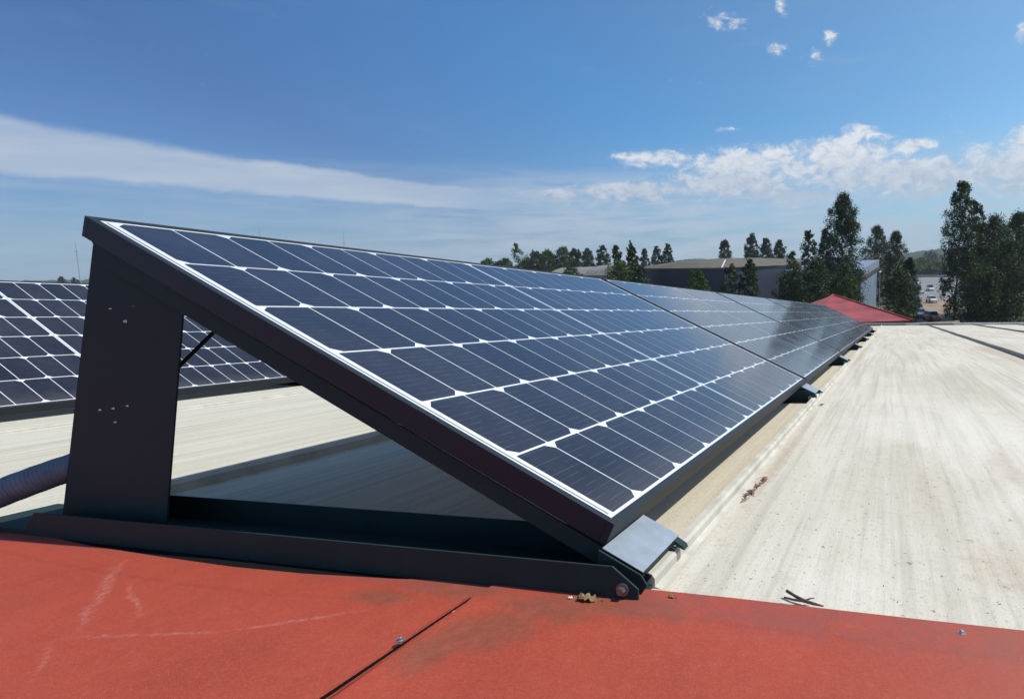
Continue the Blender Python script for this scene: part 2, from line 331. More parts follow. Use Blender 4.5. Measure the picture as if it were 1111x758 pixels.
# ------------------------------------------------------------------ mesh helpers
class MB:
    def __init__(s): s.v = []; s.f = []; s.m = []
    def add(s, vs, fs, mi=0):
        k = len(s.v); s.v += [tuple(q) for q in vs]; s.f += [tuple(i+k for i in f) for f in fs]; s.m += [mi]*len(fs); return s
    def box(s, x0, x1, y0, y1, z0, z1, T=None, mi=0):
        vs = [Vector((x, y, z)) for z in (z0, z1) for y in (y0, y1) for x in (x0, x1)]
        if T is not None: vs = [T @ q for q in vs]
        return s.add(vs, [(0,2,3,1), (4,5,7,6), (0,1,5,4), (2,6,7,3), (0,4,6,2), (1,3,7,5)], mi)
    def prism(s, poly, y0, y1, mi=0):
        """closed polygon in x,z (counter-clockwise seen from -y) swept from y0 to y1"""
        n = len(poly); vs = [(x, y0, z) for x, z in poly] + [(x, y1, z) for x, z in poly]
        fs = [tuple(range(n)), tuple(range(2*n-1, n-1, -1))] + [(i, i+n, (i+1) % n + n, (i+1) % n) for i in range(n)]
        return s.add(vs, fs, mi)
    def tube(s, pts, radii, seg=10, mi=0, cap=True):
        pts = [Vector(p) for p in pts]
        if not hasattr(radii, '__len__'): radii = [radii]*len(pts)
        vs = []; n = len(pts); ref = None
        for i, p in enumerate(pts):
            d = (pts[min(i+1, n-1)] - pts[max(i-1, 0)]).normalized()
            if ref is None:
                ref = Vector((0,0,1)) if abs(d.z) < .9 else Vector((1,0,0))
            a = d.cross(ref).normalized(); b2 = a.cross(d).normalized(); ref = b2
            for k in range(seg):
                q = 2*math.pi*k/seg; vs.append(p + (a*math.cos(q) + b2*math.sin(q))*radii[i])
        fs = [(i*seg+k, i*seg+(k+1) % seg, (i+1)*seg+(k+1) % seg, (i+1)*seg+k) for i in range(n-1) for k in range(seg)]
        if cap: fs += [tuple(range(seg-1, -1, -1)), tuple((n-1)*seg+k for k in range(seg))]
        return s.add(vs, fs, mi)
    def build(s, name, mats, parent=None, off=(0,0,0), smooth=False, bevel=0, loc=None):
        me = bpy.data.meshes.new(name)
        o3 = Vector(off)
        me.from_pydata([tuple(Vector(q)-o3) for q in s.v], [], s.f)
        mats = mats if isinstance(mats, (list, tuple)) else [mats]
        for q in mats: me.materials.append(q)
        if len(mats) > 1: me.polygons.foreach_set('material_index', s.m)
        bm = bmesh.new(); bm.from_mesh(me); bmesh.ops.recalc_face_normals(bm, faces=bm.faces); bm.to_mesh(me); bm.free()
        if smooth: me.polygons.foreach_set('use_smooth', [True]*len(me.polygons))
        o = bpy.data.objects.new(name, me); C.objects.link(o)
        if parent: o.parent = parent
        if loc is not None: o.location = loc
        if bevel:
            b = o.modifiers.new('bevel', 'BEVEL'); b.width = bevel; b.segments = 2; b.limit_method = 'ANGLE'; b.angle_limit = .6
        return o
def tag(o, label=None, cat=None, group=None, kind=None):
    for k, v in (('label', label), ('category', cat), ('group', group), ('kind', kind)):
        if v: o[k] = v
    return o
def empty(name, label, cat, group=None, M=None, loc=None):
    o = bpy.data.objects.new(name, None); C.objects.link(o); o.empty_display_size = .1
    if M is not None: o.matrix_world = M
    if loc is not None: o.location = loc
    return tag(o, label, cat, group)
def on_roof(x, y, z): return RM @ Matrix.Translation((x, y, z))
def copy_tree(o, parent=None):
    c = o.copy(); C.objects.link(c); c.parent = parent
    for ch in list(o.children): copy_tree(ch, c)
    return c
def zr(x):
    return -.088 if x > .05 else (-.0896+.032*x if x > -1.25 else -.1320)

# ------------------------------------------------------------------ ground and far land
G = CAM.z - 10.5
def sheet(name, pts, z, m, kind='structure'):
    o = MB().add([(x, y, z) for x, y in pts], [tuple(range(len(pts)))]).build(name, m); o['kind'] = kind; return o
sheet('ground', [(1450*math.cos(a*math.pi/32), 1450*math.sin(a*math.pi/32)) for a in range(64)], G, M_GROUND)
def gp(px, py):
    v = at(px, py, 1) - CAM; k = (G - CAM.z)/v.z; return (CAM.x + v.x*k, CAM.y + v.y*k)
def az_d(a, d): a = math.radians(a); return (CAM.x + d*math.sin(a), CAM.y + d*math.cos(a))
sheet('dirt_track', [az_d(1.2, 60), az_d(7.5, 60), az_d(5.2, 158), az_d(2.6, 158)], G+.02, M_DIRT)
sheet('car_park', [az_d(1.6, 156), az_d(7.5, 156), az_d(6.5, 330), az_d(1.2, 330)], G+.06, M_ASPH)
kb = MB(); a0, a1 = Vector((*az_d(1.2, 332), G)), Vector((*az_d(6.5, 332), G))
dd = (a1-a0).normalized(); nn_ = Vector((-dd.y, dd.x, 0))
kb.add([a0, a1, a1+nn_*.5, a0+nn_*.5, a0+Vector((0,0,1.3)), a1+Vector((0,0,1.3)), a1+nn_*.5+Vector((0,0,1.3)), a0+nn_*.5+Vector((0,0,1.3))], [(0,1,5,4), (1,2,6,5), (2,3,7,6), (3,0,4,7), (4,5,6,7)])
tag(kb.build('boundary_wall', M_KERB), 'low pale boundary wall across the far end of the car park', 'wall')
# hills: a ring of wooded high ground
hv = []; hf = []; NA = 1800; RR = [(900, 0), (980, .35), (1080, .75), (1200, 1.0), (1330, .85), (1440, .4)]
def hh(a):
    x = ((a+180) % 360)-180
    base = 9.5 + 2.0*noise.noise(Vector((a*.09, 1, 0)))
    for c, wd, h in ((3.0, 3.2, 7), (9, 8, 10), (-12, 3.5, 8), (-19, 2.6, 9), (20, 10, 12), (-30, 6, 1.5), (-45, 10, 1.0), (-62, 7, .8)):
        base += h*math.exp(-((x-c)/wd)**2)
    return base
for i in range(NA):
    a = i*360/NA
    for j, (r, k) in enumerate(RR):
        x, y = az_d(a, r)
        z = G + hh(a)*k + (2.4*noise.noise(Vector((x*.03, y*.03, 2))) + 2.2*noise.noise(Vector((x*.16, y*.16, 5))))*k
        hv.append((x, y, z if k else G-.5))
for i in range(NA):
    for j in range(len(RR)-1):
        a, b = i*len(RR)+j, ((i+1) % NA)*len(RR)+j
        hf.append((a, b, b+1, a+1))
MB().add(hv, hf).build('hills', M_HILL, smooth=True)['kind'] = 'structure'

# ------------------------------------------------------------------ our building: metal roof, seams, red flashing
rb = empty('metal_roof_building', 'building with pale seamed metal roof and red edge flashing under the solar panels', 'building', M=on_roof(2, 8, -.2))
OFF = (2, 8, -.2)
XL, XR = -7.5, 9.0
def yend(x): return 16.9 + (x+.3)*.55 if x > -.3 else 16.9
xs = [XL, -4.5, -2.9, -2.69, -2.0, -1.25, -1.1, -.8, -.5, -.2, .0, .05, .06, .4, .8, 1.39, 2.0, 2.75, 3.4, 4.1, 5.4, 6.8, XR]
NY = 40; rv = []; rf = []
for x in xs:
    for j in range(NY+1):
        y = -.10 + (yend(x)+.10)*j/NY
        rv.append((x, y, zr(x) + (.0012*math.sin(x*9+y*1.1) if x > .07 else 0)))
for i in range(len(xs)-1):
    for j in range(NY): a = i*(NY+1)+j; rf.append((a, a+NY+1, a+NY+2, a+1))
MB().add(rv, rf).build('roof_sheet', M_ROOF, rb, OFF)
def seam(x, y0, y1, w_, h_, m, lab=None):
    mb = MB(); n = 26; z = zr(x)-.001
    prof = [(-w_/2-.012, 0), (-w_/2, .004), (-w_/2, h_*.75), (-w_*.3, h_), (w_*.3, h_), (w_/2, h_*.75), (w_/2, .004), (w_/2+.014, 0)]
    vs = []; fs = []
    for j in range(n+1):
        y = y0 + (y1-y0)*j/n; wob = .0022*math.sin(y*2.3+x) + .0012*math.sin(y*7.1)
        vs += [(x+px_+wob, y, z+pz*(1+.08*math.sin(y*3.7+x))) for px_, pz in prof]
    k = len(prof)
    for j in range(n):
        for i in range(k-1): a = j*k+i; fs.append((a, a+1, a+k+1, a+k))
    fs += [tuple(range(k)), tuple(range((n+1)*k-1, n*k-1, -1))]
    o = mb.add(vs, fs).build('standing_seam', m, rb, OFF)
    if lab: o['label'] = lab
    return o
seam(.040, .012, yend(.04), .020, .020, M_SEAM)
seam(-1.215, .13, 16.8, .030, .034, M_SEAM)
seam(-2.58, -.01, 16.8, .018, .012, M_SEAM)
for x in (1.375, 2.73): seam(x, .05, yend(x), .030, .030, M_STRIP_SHADE, 'seam with its shaded side painted grey')
for x in (4.08, 5.43, 6.78, 8.13, -4.2, -5.6): seam(x, .05, yend(x), .030, .030, M_STRIP_SHADE)
# flashing: two red sheets meeting at an open lap at x = -.167
EDGE = [(-7.5, .03), (-3.0, .02), (-1.75, .005), (-1.278, -.018), (-1.115, -.030), (-.957, -.046), (-.766, -.055), (-.614, -.060), (-.471, -.056), (-.320, -.042), (-.226, -.027), (-.137, -.023), (-.056, -.016), (.049, -.002), (.165, .005), (.28, .009), (.387, .0133), (.497, .019), (.8, .036), (2, .10), (9.0, .45)]
def yedge(x):
    for (a, ya), (b, yb) in zip(EDGE, EDGE[1:]):
        if a <= x <= b: return ya + (yb-ya)*(x-a)/(b-a)
    return EDGE[-1][1]
def flashing(x0, x1, lift, lab):
    n = 120 if x1-x0 > 5 else 60
    xs_ = [x0 + (x1-x0)*i/n for i in range(n+1)]
    near = [q for q in [i*.02 for i in range(-90, 45)] if x0 < q < x1]
    xs_ = sorted(set([round(q, 4) for q in xs_ + near]))
    rows = [0, .0, .012, .035, .056, .062, .1, .16, .24, .34, .5, .8, 1.2, 1.6]
    vs = []; fs = []
    for x in xs_:
        ye = yedge(x)
        for j, r in enumerate(rows):
            z = zr(x) + .0035 + lift
            if j == 0: z -= .0032+lift
            if r > .058: z -= .0022 + (r-.06)*.02     # the fold
            z += (.005 if x < -1.4 else 0) + .0022*noise.noise(Vector((x*5, r*6, 3)))*min(1, r/.12) + .003*noise.noise(Vector((x*1.7, r*2, 8)))*min(1, r/.2)
            z += .0035*math.exp(-((x+.167)/.03)**2)*(1 if lift > 0 else -.4)*min(1, r/.08)
            vs.append((x, ye-r, z))
    k = len(rows)
    for i in range(len(xs_)-1):
        for j in range(k-1): a = i*k+j; fs.append((a, a+k, a+k+1, a+1))
    o = MB().add(vs, fs).build('edge_flashing', M_RED, rb, OFF, smooth=False); o['label'] = lab
    o.modifiers.new('thick', 'SOLIDIFY').thickness = .0012
    return o
fl = flashing(XL, -.1685, .0, 'red flashing sheet with pale scuffs, left of the open lap')
fr = flashing(-.1655, XR, .0022, 'red flashing sheet with moss stains, right of the open lap')
# dark gap and bright cut edge of the open lap
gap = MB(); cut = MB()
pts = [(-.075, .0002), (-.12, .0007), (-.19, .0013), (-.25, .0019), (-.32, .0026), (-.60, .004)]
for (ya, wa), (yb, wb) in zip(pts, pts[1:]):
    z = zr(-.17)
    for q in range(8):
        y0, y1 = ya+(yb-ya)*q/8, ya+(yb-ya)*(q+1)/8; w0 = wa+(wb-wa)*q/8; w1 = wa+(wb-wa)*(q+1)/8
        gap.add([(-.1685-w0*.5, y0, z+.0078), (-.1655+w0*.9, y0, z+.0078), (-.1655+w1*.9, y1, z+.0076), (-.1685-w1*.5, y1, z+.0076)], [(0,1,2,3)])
        j0 = .0005*math.sin(y0*170)+.0004*math.sin(y0*61); j1 = .0005*math.sin(y1*170)+.0004*math.sin(y1*61)
        th0, th1 = .0009+w0*.4+max(0, j0), .0009+w1*.4+max(0, j1)
        cut.add([(-.1685-w0*.5-th0, y0, z+.0080), (-.1685-w0*.5, y0, z+.0096), (-.1685-w1*.5, y1, z+.0096), (-.1685-w1*.5-th1, y1, z+.0080)], [(0,1,2,3)])
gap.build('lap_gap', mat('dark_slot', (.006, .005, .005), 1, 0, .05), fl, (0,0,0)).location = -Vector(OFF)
cut.build('lap_edge', M_WHITE_EDGE, fl, (0,0,0)).location = -Vector(OFF)
def screw(x, y, parent, r=.0047):
    mb = MB(); z = zr(x)+.005
    mb.tube([(x, y, z), (x, y, z+.0012)], r, 14); mb.tube([(x, y, z+.0012), (x, y, z+.004), (x, y, z+.005)], [r*.62, r*.58, r*.35], 6)
    return mb.build('screw', M_BOLT, parent, (0,0,0), loc=-Vector(OFF))
for x, y, p in ((.428, -.006, fr), (-.179, -.176, fl), (1.1, .02, fr), (1.8, .05, fr), (-.85, -.42, fl)): screw(x, y, p)
# far edge: grey gutter strip, and the walls below
gt = MB()
for i in range(14):
    xa = -.6 + i*.7; xb = xa+.695
    T = RM
    gt.add([(xa, yend(xa)+.02, -.16), (xb, yend(xb)+.02, -.16), (xb, yend(xb)+.22, -.16), (xa, yend(xa)+.22, -.16), (xa, yend(xa)+.02, -.035), (xb, yend(xb)+.02, -.035), (xb, yend(xb)+.22, -.02), (xa, yend(xa)+.22, -.02)], [(0,1,5,4), (1,2,6,5), (2,3,7,6), (3,0,4,7), (4,5,6,7)])
gt.build('gutter', M_GREY, rb, OFF)
for xs0, nt in ((-.55, 26), (1.15, 20)):
    cr = MB()
    for i in range(nt):
        xa = xs0 + i*.05; ya = yend(xa)
        cr.box(xa, xa+.022, ya-.03, ya+.012, -.088, -.022)
        cr.box(xa+.022, xa+.05, ya-.01, ya+.012, -.088, -.060)
    cr.build('closure_strip', M_STRIP_SHADE, rb, OFF)
wb = MB()
wb.add([(XL+.1, -1.6, -.3), (XR-.1, -1.6, -.3), (XR-.1, yend(XR)-.1, -.3), (-.3, 16.8, -.3), (XL+.1, 16.8, -.3),
        (XL+.1, -1.6, -11.5), (XR-.1, -1.6, -11.5), (XR-.1, yend(XR)-.1, -11.5), (-.3, 16.8, -11.5), (XL+.1, 16.8, -11.5)],
       [(0,1,2,3,4), (0,5,6,1), (1,6,7,2), (2,7,8,3), (3,8,9,4), (4,9,5,0)])
wb.build('wall', M_WALL, rb, OFF)

# ------------------------------------------------------------------ solar panels
PW, PL, GAPY = 1.038, 1.755, .020
def make_panel():
    root = empty('solar_panel', 'x', 'solar panel', 'solar panels tilted on the metal roof')
    f = MB(); t_ = .035; lip = .011
    f.box(-PW, -PW+lip, 0, PL, -t_, 0); f.box(-lip, 0, 0, PL, -t_, 0)
    f.box(-PW+lip, -lip, 0, lip, -t_, 0); f.box(-PW+lip, -lip, PL-lip, PL, -t_, 0)
    f.build('frame', M_FRAME, root, bevel=.0008)
    b = MB(); b.box(-PW+lip, -lip, lip, PL-lip, -.006, -.0022); b.build('backsheet', M_BACK, root)
    rr, pc = .168, .0845; mv = (PW-6*rr)/2; mu = (PL-20*pc-.010)/2
    cm = MB(); z = -.0019; g = .0014; gx = .0022; ch = .013
    for r in range(6):
        xa = -(mv + r*rr) - gx; xb = -(mv + (r+1)*rr) + gx
        near_side = (5-r) % 2 == 0           # half cells keep the two cut corners of one side
        for c in range(20):
            ya = mu + c*pc + g + (.010 if c >= 10 else 0); yb = ya + pc - 2*g
            k = ch*.55
            poly = [(xa-k, ya), (xb+k, ya), (xb, ya+k), (xb, yb-k), (xb+k, yb), (xa-k, yb), (xa, yb-k), (xa, ya+k)]
            s0 = ch if (c % 2 == 0) == near_side else k*.25
            s1 = k*.25 if s0 == ch else ch
            poly = [(xa-s0, ya), (xb+s0, ya), (xb, ya+s0), (xb, yb-s1), (xb+s1, yb), (xa-s1, yb), (xa, yb-s1), (xa, ya+s0)]
            cm.add([(x, y, z) for x, y in poly], [tuple(range(8))])
    cm.build('cells', M_CELL, root)
    for y in (mu-.0085, PL-mu+.0075, PL/2-.0008):
        MB().add([(-PW+mv+.004, y-.0012, -.0018), (-mv-.004, y-.0012, -.0018), (-mv-.004, y+.0012, -.0018), (-PW+mv+.004, y+.0012, -.0018)], [(0,1,2,3)]).build('ribbon', M_RIBBON, root)
    return root
proto = make_panel()
ORD = ['nearest solar panel in the front row, its near end facing the camera', 'second solar panel from the camera in the front row, reflecting pale sky', 'third solar panel from the camera in the front row, half pale and half dark reflections',
       'fourth solar panel from the camera in the front row, dark with tree reflections', 'fifth solar panel from the camera in the front row, next to last', 'farthest solar panel at the end of the front row beside the red roof']
def place_panel(o, x, y, z, tilt): o.matrix_world = RM @ Matrix.Translation((x, y, z)) @ Matrix.Rotation(tilt, 4, 'Y')
for k in range(6):
    o = proto if k == 0 else copy_tree(proto)
    place_panel(o, 0, k*(PL+GAPY), 0, TH); o['label'] = ORD[k]
LX, LY, LZ, LT = -2.880, .1855, -.0744, TH + .0847
o = copy_tree(proto); place_panel(o, LX, LY, LZ, LT); o['label'] = 'solar panel of the row behind, at the left edge beyond the mounting post'
o['group'] = 'solar panels tilted on the metal roof'

# ------------------------------------------------------------------ mounting consoles (local frame: x across, y from the front web, z from the panel corner height)
def make_console():
    root = empty('mounting_frame', 'x', 'mounting frame', 'triangular mounting frames of the front row')
    W_ = .13; tk = .003
    O = Vector((-.5, 0, -.106)); root['o'] = 0; del root['o']
    sl = .032
    def bz(x): return -.0895 + sl*x
    # base channel, open upwards
    b = MB(); x0, x1 = -1.168, .047; h = .047
    def wall(y0, y1, xa=x0, xb=x1):
        b.prism([(xa, bz(xa)+.001), (xb, bz(xb)+.001), (xb, bz(xb)+(.020 if xb == x1 else h)), (xb-.035, bz(xb-.035)+h), (xa+.035, bz(xa+.035)+h), (xa, bz(xa)+.014)], y0, y1)
    wall(0, tk); wall(W_-tk, W_)
    b.prism([(x0, bz(x0)+.001), (x1, bz(x1)+.001), (x1, bz(x1)+.001+tk), (x0, bz(x0)+.001+tk)], tk, W_-tk)
    b.build('base_channel', M_STEEL, root, O, bevel=.0008)
    dark_sheet = MB()  # thin black sheet added to keep the strip before the base dark
    dark_sheet.prism([(-1.345, bz(-1.345)-.0012), (.040, bz(.04)-.0012), (.040, bz(.04)+.0006), (-1.345, bz(-1.345)+.0006)], -.040, W_+.01)
    dark_sheet.build('dark_base_sheet', M_BASE_DARK, root, O)
    # rail under the module frame, side webs pointing down
    T = Matrix.Rotation(TH, 4, 'Y'); r = MB()
    def P(x, z): q = T @ Vector((x, 0, z)); return (q.x, q.z)
    for ya, yb in ((.036, .036+tk), (W_-.0035-tk, W_-.0035)):
        r.prism([P(-.985, -.0655), P(-.02, -.0655), (.000, -.076), (.010, bz(.01)+.008), (.040, bz(.04)+.008), (.050, -.066), P(.056, -.040), P(-1.020, -.0355)], ya, yb)
    for ya in (.016, W_+.016):      # cheeks closing the toe below the rail end
        r.prism([(-.020, bz(-.020)+.020), (-.012, bz(-.012)+.006), (.044, bz(.044)+.006), (.052, -.070), P(.0632, -.0335), P(-.0015, -.0335)], ya, ya+tk)
    tp = [P(-.960, -.0385), P(-.020, -.0385), P(-.020, -.0357), P(-.960, -.0357)]
    r.prism(tp, .036+tk, W_-.0035-tk)
    r.build('rail', M_STEEL, root, O, bevel=.0006)
    # rail end below the module, sunlight put into its paler metal, with a short drop lip and a hook
    e = MB()
    e.prism([P(.0012, -.0300), P(.0012, -.0320), P(.0640, -.0320), P(.0640, -.0300)], .020, W_+.020)
    e.build('sunlit_rail_end', M_RAIL_LIT, root, O, bevel=.0005)
    l = MB()
    a, c_ = P(.0643, -.0302), P(.0643, -.054)
    l.prism([(a[0], a[1]), (a[0]-.002, a[1]), (c_[0]-.002, c_[1]), (c_[0], c_[1])], .024, W_+.016)
    l.prism([(a[0], a[1]), (a[0]+.014, a[1]-.008), (a[0]+.016, a[1]-.013), (a[0]+.012, a[1]-.012), (a[0], a[1]-.006)], W_-.002, W_+.014)
    l.build('drop_lip', M_STEEL, root, O)
    # upright post: web facing the row end, flange turned back on the outer side
    p = MB(); yp = .040
    TL, BL, BR, TR = (-.945, .388), (-1.150, bz(-1.150)+.004), (-.872, bz(-.872)+.004), (-.750, .300)
    p.prism([TL, BL, BR, TR], yp, yp+.003)
    vs = []
    for (x, z), k in ((TL, 1), (BL, 1.7)):
        vs += [(x-.001, yp, z), (x-.010*k, yp+.016, z-.004), (x-.010*k, .118, z-.004), (x-.007*k, .118, z-.004), (x-.007*k, yp+.017, z-.004), (x+.002, yp+.0026, z)]
    p.add(vs, [(i, (i+1) % 6, (i+1) % 6+6, i+6) for i in range(6)] + [(0,1,2,3,4,5), (11,10,9,8,7,6)])
    # low foot plate running on past the post
    p.prism([(-1.34, bz(-1.34)+.001), (-1.135, bz(-1.135)+.001), (-1.135, bz(-1.135)+.014), (-1.34, bz(-1.34)+.012)], .001, .125)
    p.build('post', M_STEEL, root, O)
    # bright dots: rivets, plus painted light of fastening holes; hinge bolt, brace
    for x, z, r in ((-.925, .283, .0018), (-.893, .262, .0035), (-.867, .287, .0012), (-.990, .108, .0026), (-.955, .112, .0026), (-.918, .118, .0022), (-.955, .088, .0022)):
        MB().tube([(x, .0375, z), (x, .0402, z)], [r*.4, r], 8).build('rivet_light_dot', M_BOLT, root, O)
    ht = MB(); bx, bzz = .026, -.0705
    ht.tube([(bx, -.0025, bzz), (bx, .0, bzz)], .0085, 16); ht.tube([(bx, -.009, bzz), (bx, -.0025, bzz)], [.0050, .0058], 6)
    ht.build('bolt', M_BOLTD, root, O)
    br = MB(); br.tube([(-.945, .110, .150), (-.80, .112, .245)], .0034, 8); br.build('brace_rod', M_CABLE, root, O)
    return root, O
con, CO = make_console()
CL = ['nearest triangular mounting frame, its dark post and base facing the camera at the row end'] + ['%s mounting frame from the camera, foot showing at the %s front row panel joint' % (a, b) for a, b in (('second', 'first'), ('third', 'second'), ('fourth', 'third'), ('fifth', 'fourth'), ('sixth', 'fifth'))] + ['farthest mounting frame at the far end of the front row']
for k in range(7):
    o = con if k == 0 else copy_tree(con)
    y = -.033 if k == 0 else (k*(PL+GAPY) - GAPY/2 - .065 if k < 6 else 6*(PL+GAPY)-GAPY-.10)
    o.matrix_world = RM @ Matrix.Translation((CO.x, y, CO.z)); o['label'] = CL[k]
for k in (0, 1):
    o = copy_tree(con)
    o.matrix_world = RM @ Matrix.Translation((LX, LY + k*(PL+GAPY) - (.03 if k == 0 else .075), LZ)) @ Matrix.Rotation(.0847, 4, 'Y') @ Matrix.Diagonal((1, 1, .60, 1)) @ Matrix.Translation((CO.x, 0, CO.z))
    o['label'] = ['mounting frame under the near end of the row behind, hidden by its panel', 'mounting frame of the row behind whose pale foot shows right of its panel'][k]
    o['group'] = 'mounting frames of the row behind'

# ------------------------------------------------------------------ conduit, leaf, twigs
cpts = []
import itertools
ctrl = [(-1.00, .075, .020), (-1.08, .055, .008), (-1.15, .020, -.016), (-1.20, -.012, -.038), (-1.27, -.045, -.068), (-1.40, -.03, -.100), (-1.60, -.02, -.104), (-2.3, -.03, -.112)]
def cat(p0, p1, p2, p3, u):
    return .5*((2*p1) + (-p0+p2)*u + (2*p0-5*p1+4*p2-p3)*u*u + (-p0+3*p1-3*p2+p3)*u**3)
cv = [Vector(q) for q in ctrl]; cv = [cv[0]*2-cv[1]] + cv + [cv[-1]*2-cv[-2]]
for i in range(1, len(cv)-2):
    for j in range(28): cpts.append(cat(cv[i-1], cv[i], cv[i+1], cv[i+2], j/28))
step_len = .0; dense = []
acc = 0; last = cpts[0]; dense.append(last)
for q in cpts[1:]:
    d = (q-last).length
    while acc + d >= .0016:
        k = (.0016-acc)/d; last = last + (q-last)*k; dense.append(last.copy()); d = (q-last).length; acc = 0
    acc += d; last = q
rad = [.0235 + .0020*math.sin(i*2*math.pi/4.2) for i in range(len(dense))]
cdt = MB().tube([q - Vector((-1.2, 0, -.05)) for q in dense], rad, 20).build('corrugated_conduit', M_COND, smooth=True)
cdt.matrix_world = on_roof(-1.2, 0, -.05)
tag(cdt, 'grey violet corrugated conduit running from the mounting post to the left', 'conduit')

def blob_mesh(name, pts, faces, m, x, y, z, label, cat_, th=.0006, rot=0):
    o = MB().add(pts, faces).build(name, m); o.matrix_world = on_roof(x, y, z) @ Matrix.Rotation(rot, 4, 'Z')
    s = o.modifiers.new('thick', 'SOLIDIFY'); s.thickness = th
    tag(o, label, cat_); return o
# crumpled dry leaf: strip with toothed outline
lp = []; n = 14
for i in range(n):
    u = i/(n-1); wd = .0065*math.sin(math.pi*min(1, u*1.05+.02))*(1+.55*((i*7) % 3-1)*.5)+.0008
    x = -.022+.042*u; z = .0035+.0045*math.sin(u*5.5)+.002*math.sin(u*13)
    lp += [(x, -wd, z+.0035+.002*math.sin(i*2.1)), (x, 0, z), (x+.001, wd*.9, z+.003*math.sin(i*1.7)+.004)]
lp = [(q[0]*.8, q[1]*.8, q[2]*.75) for q in lp]
lf = [q for i in range(n-1) for q in ((i*3, i*3+3, i*3+4, i*3+1), (i*3+1, i*3+4, i*3+5, i*3+2))]
blob_mesh('dry_leaf', lp, lf, M_LEAFDRY, -.012, -.047, zr(-.02)+.0045, 'curled yellow brown dry leaf on the red flashing by the mounting frame bolt', 'leaf', rot=.1)
lp2 = [(q[0]*.32, q[1]*.35, q[2]*.4) for q in lp]
blob_mesh('seed_husk', lp2, lf, M_LEAFDRY, .086, -.016, zr(.086)+.006, 'tiny tan seed husk on the red flashing below the pale rail end', 'husk', rot=-.1)
lp3 = [(q[0]*.25, q[1]*.35, q[2]*.4) for q in lp]
blob_mesh('paint_flake', lp3, lf, M_WHITE_EDGE, -.040, -.046, zr(-.043)+.005, 'small curled pale paint flake on red flashing left of the dry leaf', 'paint flake', rot=.8)
tw = MB()
tw.tube([(-.019, .012, .008), (-.008, .005, .0065), (.004, .0, .004), (.018, -.003, .003), (.030, -.004, .002)], [.0022, .0020, .0026, .0019, .0009], 7)
tw.tube([(-.020, -.002, .006), (-.010, -.003, .005), (.0, -.002, .004), (.008, -.001, .004)], [.0012, .0015, .0016, .0014], 6)
tw.tube([(.006, .0, .004), (.012, .003, .006), (.018, .003, .0075)], [.0012, .001, .0004], 5)
o = tw.build('twig', M_TWIG); o.matrix_world = on_roof(.242, .021, zr(.24)+.002); tag(o, 'short forked dark twig lying at the red flashing edge on the white roof', 'twig')
def litter(name, x, y, ln, n, label, seed, m=M_DEBRIS, w_=.004):
    rd = random.Random(seed); mb = MB()
    for i in range(n):
        u = rd.uniform(-.5, .5); cx, cy = rd.gauss(0, w_*.7)+u*.012, u*ln; a = rd.gauss(math.pi/2, .7); l_ = rd.uniform(.004, .013)
        dx, dy = math.cos(a)*l_, math.sin(a)*l_; z = rd.uniform(.001, .004)
        mb.tube([(cx-dx, cy-dy, z), (cx, cy, z+rd.uniform(0, .003)), (cx+dx, cy+dy, z+rd.uniform(0, .002))], [.0006, rd.uniform(.0012, .0028), .0005], 5)
    o = mb.build(name, m); o.matrix_world = on_roof(x, y, zr(x)); tag(o, label, 'debris', kind='stuff'); return o
litter('leaf_litter', .0785, .475, .17, 34, 'strip of brown leaf crumbs along the near seam of the white roof', 3)
o = litter('leaf_crumb', .083, 1.62, .035, 5, 'small dark crumb beside the seam near the second panel joint', 5)
litter('moss_crumbs', .11, 8.4, .25, 9, 'dark specks of moss far along the white roof by the panel row end', 6, w_=.012)
gr = random.Random(12); gm = MB()
for i in range(190):
    x = gr.uniform(.07, .75) if gr.random() < .7 else gr.uniform(-.05, .02); y = gr.uniform(.05, 1.6)**1.3
    if x > .02 and y < yedge(x)+.02: continue
    r = gr.uniform(.0004, .0009)
    gm.tube([(x, y, zr(x)-.0005), (x+r*gr.uniform(-1, 1), y+r, zr(x)+r*1.2)], [r, r*.5], 5)
o = gm.build('grit', M_DEBRIS); o.matrix_world = RM.copy(); tag(o, 'fine brown grit scattered over the white roof', 'grit', kind='stuff')

# ------------------------------------------------------------------ red hip roof beyond the far edge
def R3(x, y, z): return RM @ Vector((x, y, z))
hr = empty('red_roofed_building', 'building with a low red hip roof just beyond the far roof edge', 'building', loc=(-2.5, 22, G))
ap = at(904, 320, 22.5); rt = at(990, 347.5, 18.6); lb = at(858, 352, 18.2); lk = at(880, 328.5, 25.5); bk = at(955, 345, 27)
dn = Vector((0, 0, -.10))
h_ = MB().add([ap, rt, lb, lk, bk, rt+dn, lb+dn, lk+dn, bk+dn], [(0,2,1), (0,3,2), (0,4,3), (0,1,4), (1,2,6,5), (2,3,7,6), (3,4,8,7), (4,1,5,8)])
h_.build('roof', M_RED2, hr, hr.location)
rg = MB(); rg.tube([ap+Vector((0,0,.01)), rt+Vector((0,0,.01))], .035, 8); rg.tube([ap+Vector((0,0,.01)), lb+Vector((0,0,.01))], .035, 8)
rg.build('ridge_cap', M_RED2, hr, hr.location)
base = [Vector((q.x, q.y, 0)) for q in (rt, lb, lk, bk)]; cc = sum(base, Vector())/4
wl = [cc+(q-cc)*.94 for q in base]; zt = rt.z-.26
MB().add([(q.x, q.y, zt) for q in wl] + [(q.x, q.y, G) for q in wl], [(0,1,5,4), (1,2,6,5), (2,3,7,6), (3,0,4,7), (0,1,2,3)]).build('wall', M_WALL, hr, hr.location)

# ------------------------------------------------------------------ far buildings
def gz(p): return Vector((p.x, p.y, G))
